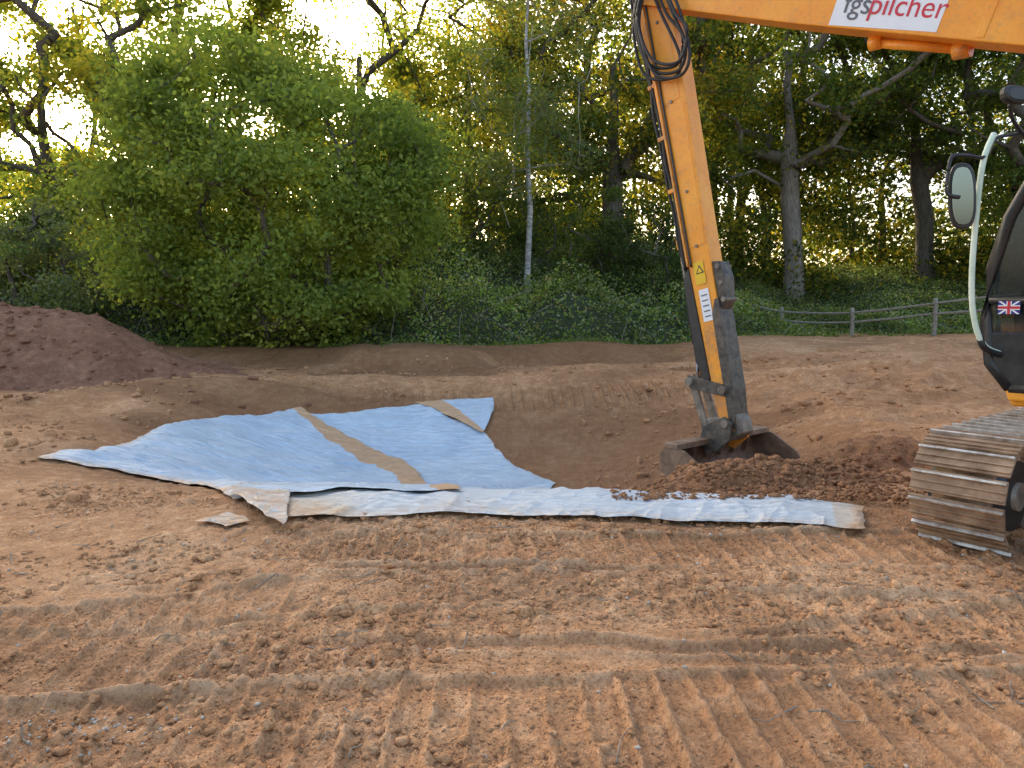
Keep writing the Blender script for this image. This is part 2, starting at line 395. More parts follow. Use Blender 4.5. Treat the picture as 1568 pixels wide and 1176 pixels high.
# ------------------------------------------------------------ geotextile
geo=empty('geotextile_membrane',(0,9,0))
def sheet(name,c0,c1,nu,nv,off,edge_fn,wr=.03,seed=1,ragg=.02,dirw=(1,.3),pale=0.0,lin=False,taper=False):
    A=np.array([ground_pt(*p) for p in c0]); B=np.array([ground_pt(*p) for p in c1])
    if lin:
        f=lambda Q:np.stack([np.interp(np.linspace(0,len(Q)-1,nu),np.arange(len(Q)),Q[:,i]) for i in (0,1)],1)
        A=f(A);B=f(B)
    else: A=catm(A,nu); B=catm(B,nu)
    t=np.linspace(0,1,nv)[:,None,None]
    G=A[None]*(1-t)+B[None]*t
    X,Y=G[:,:,0].copy(),G[:,:,1].copy()
    Tu=np.linspace(0,1,nu)[None,:]+0*X; Tv=np.linspace(0,1,nv)[:,None]+0*X
    ew=np.minimum.reduce([Tu,1-Tu,Tv,1-Tv])
    rg=ragg*ss(.04,0,ew)
    X+=rg*fbm(X*4,Y*4,3,seed+5)*2; Y+=rg*fbm(X*4+9,Y*4,3,seed+6)*3
    q=X*dirw[0]+Y*dirw[1]; qq=-X*dirw[1]+Y*dirw[0]
    w=(1-np.abs(fbm(q*.9,qq*3.2,3,seed)))**4*wr+ fbm(q*2.2,qq*6,3,seed+1)*wr*.45
    w=w*ss(-.002,.03,ew+.01)
    o=off*np.ones_like(X)
    if taper: o=.03+(off-.03)*ss(0,.10,Tv)
    Z=Hs(X,Y)+o+np.maximum(w,-o*.4)
    c=edge_fn(Tu,Tv,X,Y)
    i=np.arange(nu*nv).reshape(nv,nu)
    F=np.stack([i[:-1,:-1],i[:-1,1:],i[1:,1:],i[1:,:-1]],-1).reshape(-1,4)
    ob=mk(name,np.stack([X.ravel(),Y.ravel(),Z.ravel()],1),F,M_cloth,geo,True,np.stack([c[0].ravel(),c[1].ravel(),0*X.ravel()+pale],1))
    return ob
seam1b=[(462,630),(528,672),(588,703),(640,732),(708,762)]
def eA(u,v,X,Y):
    n=fbm(X*3,Y*3,2,5)*.02
    e=ss(.115,.085,1-v+n)*1.0+ss(.05,.0,v)*.35+ss(.04,.0,u)*.2
    return e,ss(.09,.0,v)*.35
def eB(u,v,X,Y): return ss(.03,.0,u)*.3+ss(.05,0,1-v)*.25, 0*u
sheet('panel_middle',[(424,635),(490,668),(550,700),(610,728),(672,762)],[(652,620),(690,641),(742,664),(772,703),(852,742)],160,160,.025,eB,.040,11)
sheet('panel_right',[(636,621),(666,631),(698,647),(740,668)],[(757,615),(757,625),(752,640),(744,660)],60,60,.065,lambda u,v,X,Y:(ss(.36,.26,v),0*u),.022,31)
sheet('panel_left',[(300,647),(235,662),(172,688),(66,704),(130,716),(245,738),(362,768)],seam1b,200,220,.075,eA,.045,21,.03,taper=True)
def eS(u,v,X,Y): return (ss(.925,1,u)*.35+ss(.2,0,u)*.15+ss(.25,0,v)*.2, np.clip(ss(.22,.05,u)*.75+ss(.92,.93,u)*.9+ss(.25,.0,v)*.35,0,1))
sheet('edge_strip',[(440,800),(560,798),(700,792),(870,797),(1000,803),(1130,808),(1240,811),(1326,818)],[(440,756),(560,757),(700,757),(870,757),(1000,760),(1130,766),(1230,768),(1322,782)],420,70,.040,eS,.026,41,.015,(.5,1),.6,True)
sheet('folded_corner',[(350,764),(380,785),(405,800),(432,818)],[(445,752),(444,765),(442,785),(440,808)],50,50,.08,lambda u,v,X,Y:(0*u+.3,.6+0*u),.03,51)
sheet('folded_tab',[(300,802),(330,806),(348,812)],[(352,788),(368,795),(382,802)],24,24,.025,lambda u,v,X,Y:(0*u+.4,.5+0*u),.03,55,.02,(1,.3),.2)
x=RNG.uniform(.9,4.0,700); y=6.3+RNG.gamma(1.2,.14,700)
clods('soil_clods',x,y,np.clip(RNG.gamma(1.5,.006,700)+.004,0,.035),lambda a,b:Hs(a,b)+.055,M_loose)

# ------------------------------------------------------------ vegetation
def leaf_mesh(C,S,COL,upb=.5):
    n=len(C); a=RNG.normal(size=(n,3)); nn=RNG.normal(size=(n,3)); nn[:,2]+=upb
    nn/=np.linalg.norm(nn,axis=1)[:,None]; b=np.cross(nn,a); b/=np.linalg.norm(b,axis=1)[:,None]+1e-9; a=np.cross(b,nn)
    s=S[:,None]
    V=np.stack([C-a*s*.62,C+b*s*.36,C+a*s*.62,C-b*s*.36],1).reshape(-1,3)
    F=np.arange(n*4).reshape(n,4)
    return V,F,np.repeat(np.minimum(COL,.48),4,axis=0)
def palette(n,cols,w,jit=.25):
    cols=np.array(cols); idx=RNG.choice(len(cols),n,p=np.array(w)/sum(w))
    return cols[idx]*RNG.uniform(1-jit,1+jit,(n,1))
G_DK=(.058,.084,.030);G_MD=(.115,.160,.047);G_LT=(.18,.235,.062);G_YL=(.42,.35,.05);G_OR=(.38,.23,.04);G_GY=(.15,.185,.105)
def tree(name,bx,by,h,tr,crown,nat,nl,ls,pal,w,bark=M_bark,sig=.55,shell=.5,lean=(0,0),bare=.25,lumpy=.35,stems=1,limb=1.0):
    bz=float(H(bx,by))-.1
    root=empty(name,(bx,by,bz))
    cx,cy,cz,rx,ry,rz=crown
    nodes=[];par=[]
    for st in range(stems):
        a=st*6.283/stems+random.random(); sprd=0 if stems==1 else .35
        k=6; prev=-1
        topx=cx*.6+(rx*.45*math.cos(a) if stems>1 else lean[0]); topy=cy*.6+(ry*.45*math.sin(a) if stems>1 else lean[1])
        th=h*(.55 if limb==1 else .85) if stems==1 else h*.45
        for j in range(k+1):
            t=j/k
            nodes.append([sprd*math.cos(a)*(1-t)*.6+topx*t**1.3+random.gauss(0,.08)*(j>0),sprd*math.sin(a)*(1-t)*.6+topy*t**1.3+random.gauss(0,.08)*(j>0),th*t]); par.append(prev); prev=len(nodes)-1
    A=[]
    while len(A)<nat:
        d=RNG.normal(size=3); d/=np.linalg.norm(d)
        r=RNG.uniform(0,1)**(1/3); r=shell+(1-shell)*r if RNG.uniform()<.75 else r
        lump=1+lumpy*(vn(np.array(math.atan2(d[1],d[0])*1.3+5+bx),np.array(d[2]*2.2+by),77)-.5)*2
        p=np.array([cx+d[0]*rx*r*lump,cy+d[1]*ry*r*lump,cz+d[2]*rz*r*lump])
        if p[2]>.4: A.append(p)
    A=np.array(A); c0=np.array([cx*.5,cy*.5,max(cz-rz*.7,h*.15)])
    A=A[np.argsort(np.linalg.norm(A-c0,axis=1))]
    tips=[]
    first=int(7*bare)
    elig=[i for i in range(len(nodes)) if (i%7)>=max(1,first)]
    for p in A:
        E=np.array([nodes[i] for i in elig]); dd=np.linalg.norm(E-p,axis=1)+np.clip(E[:,2]-p[2]+.3,0,9)*.8
        j=elig[int(np.argmin(dd))]; q=np.array(nodes[j])
        mid=(q+p)/2+RNG.normal(size=3)*.10*np.linalg.norm(p-q); mid[2]+=.05*np.linalg.norm(p-q)
        nodes.append(list(mid)); par.append(j); elig.append(len(nodes)-1)
        nodes.append(list(p)); par.append(len(nodes)-2); elig.append(len(nodes)-1); tips.append(len(nodes)-1)
    cnt=np.zeros(len(nodes))
    for t in tips: cnt[t]+=1
    for i in range(len(nodes)-1,-1,-1):
        if par[i]>=0: cnt[par[i]]+=cnt[i]
    NN=np.array(nodes)
    rad=tr*limb*np.clip(cnt/max(cnt[:1].max(),1),0.0008,1)**.5
    rad=np.maximum(rad,.012)
    for i in range(7*stems): rad[i]=max(rad[i],tr*(1-.11*(i%7))) if stems==1 else rad[i]
    for st in range(stems): rad[st*7]*=1.25
    idx=[i for i in range(len(nodes)) if par[i]>=0]; pi=[par[i] for i in idx]
    base0=np.array([bx,by,bz])
    r0=np.minimum(rad[pi],rad[idx]*1.5+.02)
    for q,(i,j) in enumerate(zip(idx,pi)):
        if i<7*stems: r0[q]=rad[j]
    V,Fq=segs_mesh(NN[pi]+base0,NN[idx]+base0,r0,rad[idx],7)
    mk('trunk_and_limbs',V,Fq,bark,root,True)
    T=NN[tips]+base0; nt_=len(T)
    wts=RNG.gamma(2.0,1,nt_); cid=RNG.choice(nt_,nl,p=wts/wts.sum())
    sg=sig*RNG.uniform(.6,1.3,nt_)[cid][:,None]
    off=RNG.normal(size=(nl,3))*sg; off[:,2]*=.6
    C=T[cid]+off
    ccol=palette(nt_,pal,w,.2)[cid]; lc=palette(nl,pal,w,.3)
    COL=ccol*.6+lc*.4
    C[:,2]=np.maximum(C[:,2],bz+.25)
    V,Fq,CC=leaf_mesh(C,ls*RNG.uniform(.7,1.35,nl),COL)
    mk('crown',V,Fq,M_leaf,root,col=CC)
    return root
def gx(px,D): return (px-784)/FPX*D
D=23.5
tree('broadleaf_shrub_tree',gx(425,D),D,9,.12,(0,0,4.5,5.2,4.0,4.6),360,100000,.13,[G_MD,G_LT,(.24,.30,.08),(.31,.32,.08)],[2.0,4,3.5,1.8],sig=.47,shell=.6,stems=7,bare=.1,lumpy=.14)
tree('oak_tree',gx(95,31),31,15,.42,(1.0,0,10.0,7.5,5,6.2),130,19000,.17,[G_LT,G_YL,G_MD],[3,2,2],sig=.55,bare=.45,lean=(-1,0))
tree('ash_tree',gx(300,38),38,19,.4,(0,0,12,6,5,8),130,22000,.19,[G_MD,G_LT,G_YL],[3,2,1.5],sig=.65)
tree('maple_tree',gx(560,37),37,19,.35,(0,0,11.5,6,5,8),150,27000,.19,[G_LT,G_YL,G_MD],[2,2.5,2],sig=.65)
tree('birch_tree',gx(806,30),30,15,.14,(0,0,9.5,2.4,2.2,5.5),120,14000,.11,[G_GY,G_MD,G_YL],[3,2,1],bark=M_birch,sig=.45,bare=.6,limb=.3)
tree('oak_tree',gx(935,37),37,19,.5,(0,0,11.5,7,5.5,8),170,36000,.19,[G_MD,G_YL,G_OR,G_DK],[3,2.2,.7,2],sig=.7,bare=.35)
tree('oak_tree',gx(1212,39),39,20,.48,(0,0,12.5,8,6,7.5),170,38000,.19,[G_DK,G_MD,G_YL],[2.5,3,1],bark=M_barkL,sig=.75,bare=.45,lean=(-.8,0))
tree('ash_tree',gx(1412,41),41,20,.45,(0,0,12.5,7.5,6,7.5),160,34000,.19,[G_DK,G_MD,G_YL],[2.5,3,.8],sig=.75,bare=.45,lean=(-1.5,0))
tree('oak_tree',gx(1620,37),37,19,.5,(0,0,12,7.5,6,7.5),150,27000,.19,[G_DK,G_MD],[2.5,3],sig=.7,bare=.4)
tree('ash_tree',gx(1085,46),46,20,.4,(0,0,12,6,6,8),130,26000,.21,[G_YL,G_MD,G_LT],[2,2,2],sig=.8)
tree('ash_tree',gx(720,45),45,18,.4,(0,0,10,5,5,7),110,18000,.20,[G_YL,G_MD,G_LT],[2,2,2],sig=.75)
tree('ash_tree',gx(-120,35),35,16,.4,(0,0,9.5,6.5,5,6.5),120,20000,.19,[G_MD,G_YL],[3,2],sig=.65)
tree('holly_bush',gx(985,31.5),31.5,4.5,.1,(0,0,2.4,2.2,2,2.5),80,14000,.10,[G_DK,(.05,.08,.045)],[3,2],sig=.35,stems=3,bare=.1)
tree('hazel_bush',gx(870,32),32,4.5,.1,(0,0,2.5,3,2,2.5),80,12000,.12,[G_MD,G_DK,G_GY],[2,2,1],sig=.4,stems=4,bare=.1)
tree('hawthorn_bush',gx(85,24.5),24.5,4,.1,(0,0,2.1,2.4,1.8,2.3),70,11000,.10,[G_GY,(.22,.25,.15),G_MD],[2,2,1],sig=.35,stems=4,bare=.1)
tree('hawthorn_bush',gx(-60,26),26,5,.1,(0,0,2.4,3,2,2.9),80,13000,.11,[G_DK,G_MD],[2,2],sig=.4,stems=4,bare=.1)
tree('hazel_bush',gx(180,28),28,6,.12,(0,0,3.2,3.2,2,3.2),80,12000,.12,[G_YL,G_MD,G_LT],[1,3,2],sig=.45,stems=4,bare=.1)
tree('hazel_bush',gx(690,33),33,6,.12,(0,0,3.2,3.5,2,3.2),80,13000,.13,[G_YL,G_MD,G_LT,G_DK],[1,3,2,2],sig=.45,stems=4,bare=.1)
def mass(name,n,x0,x1,y0,y1,h0,h1,ls,pal,w,thr,seed):
    k=n*3; y=RNG.uniform(y0,y1,k); x=RNG.uniform(x0,x1,k)*(y/y1)
    hz=RNG.uniform(0,1,k)
    top=(h0+(h1-h0)*vn(x*.16,y*.16,seed))*(.60+.40*ss(-8,0,x))
    z=hz*top
    dens=vn(x*.35+z*.21,z*.42+y*.11,seed+3)*.6+vn(x*1.1,z*1.3,seed+4)*.4
    keep=dens>thr; x,y,z=x[keep][:n],y[keep][:n],z[keep][:n]
    cc=palette(len(x),pal,w,.3); tone=(.45+.9*vn(x*.5,z*.6,seed+7))[:,None]*(1-.45*ss(6,14,x))[:,None]
    C=np.stack([x,y,base(x,y)+z],1)
    V,Fq,CC=leaf_mesh(C,ls*RNG.uniform(.7,1.4,len(x)),cc*tone)
    return mk(name,V,Fq,M_leaf,col=CC)
mass('distant_woodland',110000,-52,56,50,66,12,20,.32,[G_MD,G_YL,G_LT,G_DK],[2.5,2.4,2,1.2],.45,201)
mass('woodland_understorey',44000,-34,36,38,47,2.5,7,.2,[G_MD,G_YL,G_LT,G_DK],[2.5,1.8,2,1.6],.52,221)
p0=[];p1=[];r0=[];r1=[]
for i in range(40):
    x=random.uniform(-50,50); y=random.uniform(46,62); z=float(base(x,y)); q=np.array([x,y,z-.2]); r=random.uniform(.12,.3)
    for j in range(5):
        q2=q+np.array([random.gauss(0,.35),0,3.2]); p0.append(q);p1.append(q2);r0.append(r);r1.append(r*.85); r*=.85; q=q2
V,Fq=segs_mesh(p0,p1,r0,r1,6); mk('distant_tree_trunks',V,Fq,M_bark,smooth=True)
def bankh(x,y):
    e=veg_edge(x); d=y-e
    tall=(.45+1.3*ss(13,5,x))
    return (ss(-.2,2.2,d)*tall*(.35+1.0*vn(x*.45,y*.45,301)+.5*vn(x*1.6,y*1.6,302)))
n=230000; x=RNG.uniform(-34,30,n); d=RNG.uniform(0,1,n)**1.3*17-.6; y=veg_edge(x)+d
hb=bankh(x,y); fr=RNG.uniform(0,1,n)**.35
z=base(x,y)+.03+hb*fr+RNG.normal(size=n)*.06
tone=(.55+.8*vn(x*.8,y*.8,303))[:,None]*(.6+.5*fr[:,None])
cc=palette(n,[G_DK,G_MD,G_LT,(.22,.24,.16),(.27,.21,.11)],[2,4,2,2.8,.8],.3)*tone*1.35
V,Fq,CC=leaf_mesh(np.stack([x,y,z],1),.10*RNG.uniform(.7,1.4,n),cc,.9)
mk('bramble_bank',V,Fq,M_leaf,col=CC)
xs2=np.arange(-36,32,.35); t2=np.arange(0,18,.35)
XX,TT=np.meshgrid(xs2,t2); YY=veg_edge(XX)+TT
i=np.arange(XX.size).reshape(XX.shape); F2=np.stack([i[:-1,:-1],i[:-1,1:],i[1:,1:],i[1:,:-1]],-1).reshape(-1,4)
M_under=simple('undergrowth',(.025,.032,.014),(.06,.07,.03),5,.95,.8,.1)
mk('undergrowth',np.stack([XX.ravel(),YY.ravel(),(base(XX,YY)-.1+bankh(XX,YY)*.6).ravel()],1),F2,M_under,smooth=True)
p0=[];p1=[];r0=[];r1=[]
for i in range(500):
    x=random.uniform(-30,26); y=float(veg_edge(x))+random.uniform(.1,8); q=np.array([x,y,float(base(x,y))]); L=random.uniform(.7,1.9)*(1.2 if x<4 else .5)
    dx=random.gauss(0,.35)
    for j in range(4):
        q2=q+np.array([dx*L/4+random.gauss(0,.03),random.gauss(0,.05),L/4*(1-.15*j)]); p0.append(q);p1.append(q2);r0.append(.012);r1.append(.009); q=q2; dx*=1.35
V,Fq=segs_mesh(p0,p1,r0,r1,4); mk('bramble_stems',V,Fq,M_wood)
x=RNG.uniform(-22,26,9000); y=veg_edge(x)-RNG.gamma(1.1,.55,9000); k=vn(x*.9,y*.9,321)>.52; x,y=x[k],y[k]
V,Fq,CC=leaf_mesh(np.stack([x,y,H(x,y)+RNG.uniform(.01,.14,len(x))],1),.07*RNG.uniform(.6,1.4,len(x)),palette(len(x),[G_MD,G_LT,G_GY],[2,2,2],.3))
mk('weeds',V,Fq,M_leaf,col=CC)

# ------------------------------------------------------------ fence
fence=empty('post_and_rail_fence',(16,30,0))
fp=[P(1110,500,33),P(1195,510,31.5),P(1303,512,29.5),P(1430,500,27.5),P(1568,487,26),P(1720,478,25)]
pts=[]
for q in fp:
    z=float(base(q[0],q[1])); 
    pts.append(np.array([q[0],q[1],max(z,min(q[2],z+.9))]))
for i,q in enumerate(pts):
    tube('post_%d'%(i+1),[q-[0,0,.5],q+[.03,0,.35],q+[0.01,0,1.05]],[.09,.085,.075],M_wood,fence,6,7)
for i in range(len(pts)-1):
    for k,hh in enumerate((.48,.85)):
        a=pts[i]+[0,0,hh]; b=pts[i+1]+[0,0,hh]; m_=(a+b)/2+[0,0,random.uniform(-.07,.05)]
        tube('rail_%d_%d'%(i+1,k+1),[a-(b-a)*.03,m_,b+(b-a)*.03],[.05,.055,.04],M_wood,fence,10,6)

# ------------------------------------------------------------ excavator
CEN=np.array([5.46,5.82]); fw=np.array([-.65,.76]); fw/=np.linalg.norm(fw); lf=np.array([-fw[1],fw[0]])
EX=empty('excavator',(CEN[0],CEN[1],0))
def L(u,v,z):
    q=CEN+fw*u+lf*v; return np.array([q[0],q[1],z])
def uz(px,py,v=0.0):
    r=ray(px,py); o=CEN+lf*v
    M_=np.array([[r[0],-fw[0]],[r[1],-fw[1]]]); k,u=np.linalg.solve(M_,o)
    return u,CAMZ+r[2]*k
def prism(name,poly,v0,v1,m,bevel=.01,frame=L):
    n=len(poly); V=[frame(u,v0,z) for u,z in poly]+[frame(u,v1,z) for u,z in poly]
    F=[tuple(range(n)),tuple(range(2*n-1,n-1,-1))]+[(i,(i+1)%n,n+(i+1)%n,n+i) for i in range(n)]
    return pymesh(name,V,F,m,EX,bevel)
def cyl(name,a,b,r,m,k=20): return tube(name,[a,b],r,m,EX,2,k,False)
# boom
b1=uz(985,14,.19); b2=uz(1270,38,.19); b3=uz(1568,70,.19)
sl=np.array([b1[0]-b3[0],b1[1]-b3[1]]); Lb=np.linalg.norm(sl); sd=sl/Lb; nn_=np.array([-sd[1],sd[0]])
if nn_[1]<0: nn_=-nn_
def bp(s,t):
    q=np.array(b3)+sd*s+nn_*t; return (q[0],q[1])
poly=[bp(Lb+.12,.05),bp(Lb+.2,.25),bp(Lb+.05,.5),bp(Lb*.55,.66),bp(.3,.78),bp(-.5,.72),(-.15,3.6),(-.35,1.6),(0,1.35),(.25,1.6),(.5,3.1),bp(-.45,-.04),bp(.0,0.0),bp(Lb*.5,.0)]
prism('boom',poly,-.19,.19,M_or,.012)
prism('boom_weld_plate',[bp(.35,.03),bp(.35,.70),bp(.42,.70),bp(.42,.03)],.188,.196,M_or,.003)
# stick
T=np.array(uz(1003,-40)); Bm=np.array(uz(1124,646))
sd2=(Bm-T); Ls=np.linalg.norm(sd2); sd2/=Ls; no=np.array([-sd2[1],sd2[0]])
if no[0]<0: no=-no
def sk(s,t): q=T+sd2*s+no*t; return (q[0],q[1])
prism('stick',[sk(-.5,-.12),sk(-.5,.14),sk(.2,.28),sk(Ls*.25,.23),sk(Ls*.75,.16),sk(Ls*.93,.13),sk(Ls+.08,.08),sk(Ls+.1,-.08),sk(Ls*.93,-.13),sk(Ls*.6,-.16),sk(Ls*.15,-.23),sk(0,-.21)],-.13,.13,M_or,.01)
prism('stick_end_sleeve',[sk(Ls*.78,.10),sk(Ls*.93,.14),sk(Ls+.09,.09),sk(Ls+.11,-.09),sk(Ls*.93,-.145),sk(Ls*.76,-.16),sk(Ls*.76,-.02)],-.137,.136,M_orw,.008)
prism('stick_wear_strip',[sk(Ls*.77,-.05),sk(Ls+.04,-.02),sk(Ls+.12,-.10),sk(Ls*.93,-.155),sk(Ls*.74,-.175),sk(Ls*.74,-.12)],-.142,.142,M_dsteel,.006)
for s_ in (.0,):
    q=sk(s_,0); cyl('boom_stick_pin',L(q[0],-.28,q[1]),L(q[0],.28,q[1]),.09,M_steel)
for f in (.12,.3,.5,.62):
    q=sk(Ls*f,.0); cyl('side_boss',L(q[0],.13,q[1]),L(q[0],.15,q[1]),.02,M_steel,10)
for a_,b_ in ((.0,.30),(.31,.62)):
    prism('side_plate',[sk(Ls*a_,-.17),sk(Ls*a_,.17),sk(Ls*b_,.13),sk(Ls*b_,-.13)],.131,.135,M_or,.002)
q1=sk(Ls*.64,.30); q2=sk(Ls*.82,.33); q3=sk(Ls*.90,.40); q0=sk(Ls*.60,.28)
cyl('bucket_ram_barrel',L(q0[0],0,q0[1]),L(q2[0],0,q2[1]),.065,M_black)
cyl('bucket_ram_rod',L(q2[0],0,q2[1]),L(q3[0],0,q3[1]),.035,M_chrome)
prism('ram_bracket',[sk(Ls*.57,.16),sk(Ls*.59,.34),sk(Ls*.61,.34),sk(Ls*.64,.15)],-.07,.07,M_or,.005)
for v in (-.17,.145):
    prism('tipping_link_%s'%('a' if v<0 else 'b'),[sk(Ls*.92,-.05),sk(Ls*.945,-.04),sk(Ls*.915,.44),sk(Ls*.885,.44)],v,v+.03,M_dsteel,.005)
for v in (-.12,.10):
    prism('bucket_link_%s'%('a' if v<0 else 'b'),[sk(Ls*.885,.37),sk(Ls*.90,.46),sk(Ls*1.06,.34),sk(Ls*1.05,.26)],v,v+.04,M_steel,.005)
for nm,s_,t_,w_ in (('stick_nose_pin',Ls,0,.22),('link_pin',Ls*.90,.41,.22),('link_pin_lower',Ls*1.05,.30,.2),('pivot_pin',Ls*.93,-.03,.20)):
    q=sk(s_,t_); cyl(nm,L(q[0],-w_,q[1]),L(q[0],w_,q[1]),.05,M_steel)
prism('belly_bracket',[sk(Ls*.66,-.14),sk(Ls*.665,-.26),sk(Ls*.70,-.29),sk(Ls*.75,-.25),sk(Ls*.77,-.14)],-.11,.11,M_dsteel,.02)
for f in (.675,.71,.745):
    q=sk(Ls*f,-.23); cyl('belly_bracket_pin',L(q[0],-.13,q[1]),L(q[0],.13,q[1]),.03,M_steel,12)
for v in (-.15,.12):
    prism('guard_plate_%s'%('a' if v<0 else 'b'),[sk(Ls*.66,.17),sk(Ls*.68,.27),sk(Ls*.86,.30),sk(Ls*.92,.2),sk(Ls*.9,.14)],v,v+.025,M_black,.005)
# quick coupler
pu,pz=sk(Ls,0)
prism('quick_coupler',[(pu-.16,pz+.05),(pu-.1,pz+.12),(pu+.1,pz+.06),(pu+.34,pz+.02),(pu+.40,pz-.12),(pu+.30,pz-.24),(pu-.05,pz-.22),(pu-.20,pz-.10)],-.13,.13,M_steel,.02)
for v in (-.22,.16):
    prism('coupler_ear_%s'%('a' if v<0 else 'b'),[(pu-.10,pz+.02),(pu+.02,pz+.08),(pu+.30,pz-.06),(pu+.38,pz-.34),(pu+.10,pz-.36),(pu-.08,pz-.20)],v,v+.05,M_orw if v<0 else M_dsteel,.01)
# bucket (wide ditching bucket)
bz0=pz-.26; W=.98; vo=-.16
pr_=[(pu+.36,bz0+.02),(pu+.46,bz0-.10),(pu+.46,bz0-.26),(pu+.32,bz0-.40),(pu+.05,bz0-.46),(pu-.38,bz0-.46)]
V=[]
for v in (-W+vo,W+vo):
    for u,z in pr_: V.append(L(u,v,z))
n_=len(pr_)
F_=[(i,i+1,n_+i+1,n_+i) for i in range(n_-1)]
pymesh('bucket_shell',V,F_,M_bucket,EX,0,False,.025)
for k_,v in enumerate((-W+vo,W+vo)):
    prism('bucket_side_%d'%(k_+1),[(pu+.37,bz0+.03),(pu+.475,bz0-.10),(pu+.475,bz0-.27),(pu+.33,bz0-.415),(pu+.05,bz0-.475),(pu-.40,bz0-.475),(pu-.22,bz0-.22),(pu+.12,bz0-.02)],v-.015,v+.015,M_bucket,.004)
prism('bucket_top_rim',[(pu+.20,bz0+.05),(pu+.20,bz0-.02),(pu+.40,bz0-.02),(pu+.40,bz0+.05)],-W-.02+vo,W+.02+vo,M_bucket,.01)
prism('bucket_cutting_edge',[(pu-.30,bz0-.45),(pu-.30,bz0-.48),(pu-.5,bz0-.485),(pu-.5,bz0-.475)],-W-.02+vo,W+.02+vo,M_steel,.003)
for i in range(6):
    v=-.75+i*.3+vo; prism('bucket_rib_%d'%(i+1),[(pu+.33,bz0-.02),(pu+.44,bz0-.12),(pu+.42,bz0-.25),(pu+.38,bz0-.25)],v-.012,v+.012,M_bucket,.003)
# hoses
for k_,(dt,dv,r_) in enumerate(((.03,.10,.022),(.03,.03,.022),(.04,-.05,.018),(.09,.06,.02))):
    pp=[]
    for f in np.linspace(-.05,.66,13):
        t_=np.interp(f,[0,.25,.75],[.28,.23,.16])+dt+random.uniform(-.005,.04)
        q=sk(Ls*f,t_); pp.append(L(q[0],dv+random.uniform(-.02,.02),q[1]))
    tube('hose_%d'%(k_+1),pp,r_,M_rubber,EX,60,8)
q=[sk(Ls*f,.12) for f in (.0,.3,.55,.66)]
tube('side_pipe',[L(a[0],.15,a[1]) for a in q],.014,M_black,EX,30,8)
tube('side_pipe_orange',[L(a[0]+.05,.15,a[1]) for a in q],.016,M_orw,EX,30,8)
for f in (.12,.24,.36,.48):
    t_=np.interp(f,[0,.25,.75],[.28,.23,.16]); prism('hose_clamp',[sk(Ls*f,t_-.02),sk(Ls*f,t_+.09),sk(Ls*f+.05,t_+.09),sk(Ls*f+.05,t_-.02)],-.1,.13,M_orw,.004)
for k_,(dx,yy,vv) in enumerate(((0,0,.24),(10,14,.27),(22,26,.3),(-8,30,.22),(14,-10,.33))):
    px=[(985+dx*.3,-30),(972+dx*.3,30+yy*.3),(990+dx*.5,95+yy*.6),(1035+dx*.3,100+yy*.6),(1045+dx*.5,55+yy),(1020+dx,20),(1000+dx,-30)]
    pp=[]
    for a in px:
        u_,z_=uz(a[0],a[1],vv); pp.append(L(u_,vv,z_))
    tube('hose_loop_%d'%(k_+1),pp,.02,M_rubber,EX,50,8)
def quad(name,c,w,h,ang,m,v=.153,tri=False):
    ca,sa=math.cos(ang),math.sin(ang)
    cs=[(-w/2,-h/2),(w/2,-h/2),(w/2,h/2),(-w/2,h/2)] if not tri else [(-w/2,-h/2),(w/2,-h/2),(0,h/2)]
    V=[L(c[0]-(a*ca-b*sa),v,c[1]+(a*sa+b*ca)) for a,b in cs]
    return pymesh(name,V,[tuple(range(len(V)))],m,EX)
sang=math.atan2(sd2[0],-sd2[1])
def lab(nm,px,py,w,h,m,v=.139,tri=False):
    quad(nm,uz(px,py,v),w,h,-sang,m,v,tri)
lab('warning_label',1071,418,.15,.28,M_yel)
lab('warning_triangle',1071,412,.12,.11,M_black,.141,True)
lab('warning_triangle_inner',1071,413,.08,.07,M_yel,.143,True)
lab('info_label',1081,467,.14,.40,M_white)
for k_ in range(5): lab('info_label_line_%d'%(k_+1),1078+k_*1.6,452+k_*8,.09,.015,M_grey,.142)
# boom sign
def bq(px,py,v=.2): return uz(px,py,v)
a1=np.array(bq(1268,38)); a2=np.array(bq(1433,49)); 
V=[];vv=.193
Lw=a1-a2; Lw/=np.linalg.norm(Lw)
for q in (a2,a1,a1+nn_*.46,a2+nn_*.46): V.append(L(q[0],vv,q[1]))
pymesh('sign_panel',V,[(0,1,2,3)],M_white,EX)
def text(s,start,size,m,nm):
    cu=bpy.data.curves.new(nm,'FONT'); cu.body=s; cu.size=size; cu.extrude=.002; cu.materials.append(m)
    ob=bpy.data.objects.new(nm,cu); scene.collection.objects.link(ob)
    X_=L(-Lw[0],0,-Lw[1])-L(0,0,0); Y_=L(nn_[0],0,nn_[1])-L(0,0,0); Z_=np.cross(X_,Y_)
    o=L(start[0],.198,start[1])
    mw=Matrix(((X_[0],Y_[0],Z_[0],o[0]),(X_[1],Y_[1],Z_[1],o[1]),(X_[2],Y_[2],Z_[2],o[2]),(0,0,0,1)))
    ob.parent=EX; ob.matrix_parent_inverse=PINV[EX.name]; ob.matrix_basis=mw; return ob
st=a1-Lw*.10+nn_*.125
wl=np.linalg.norm(a1-a2)
text('fgs',st,wl*.25,M_grey,'sign_lettering_grey'); text('pilcher',st-Lw*wl*.245,wl*.25,M_red,'sign_lettering_red')
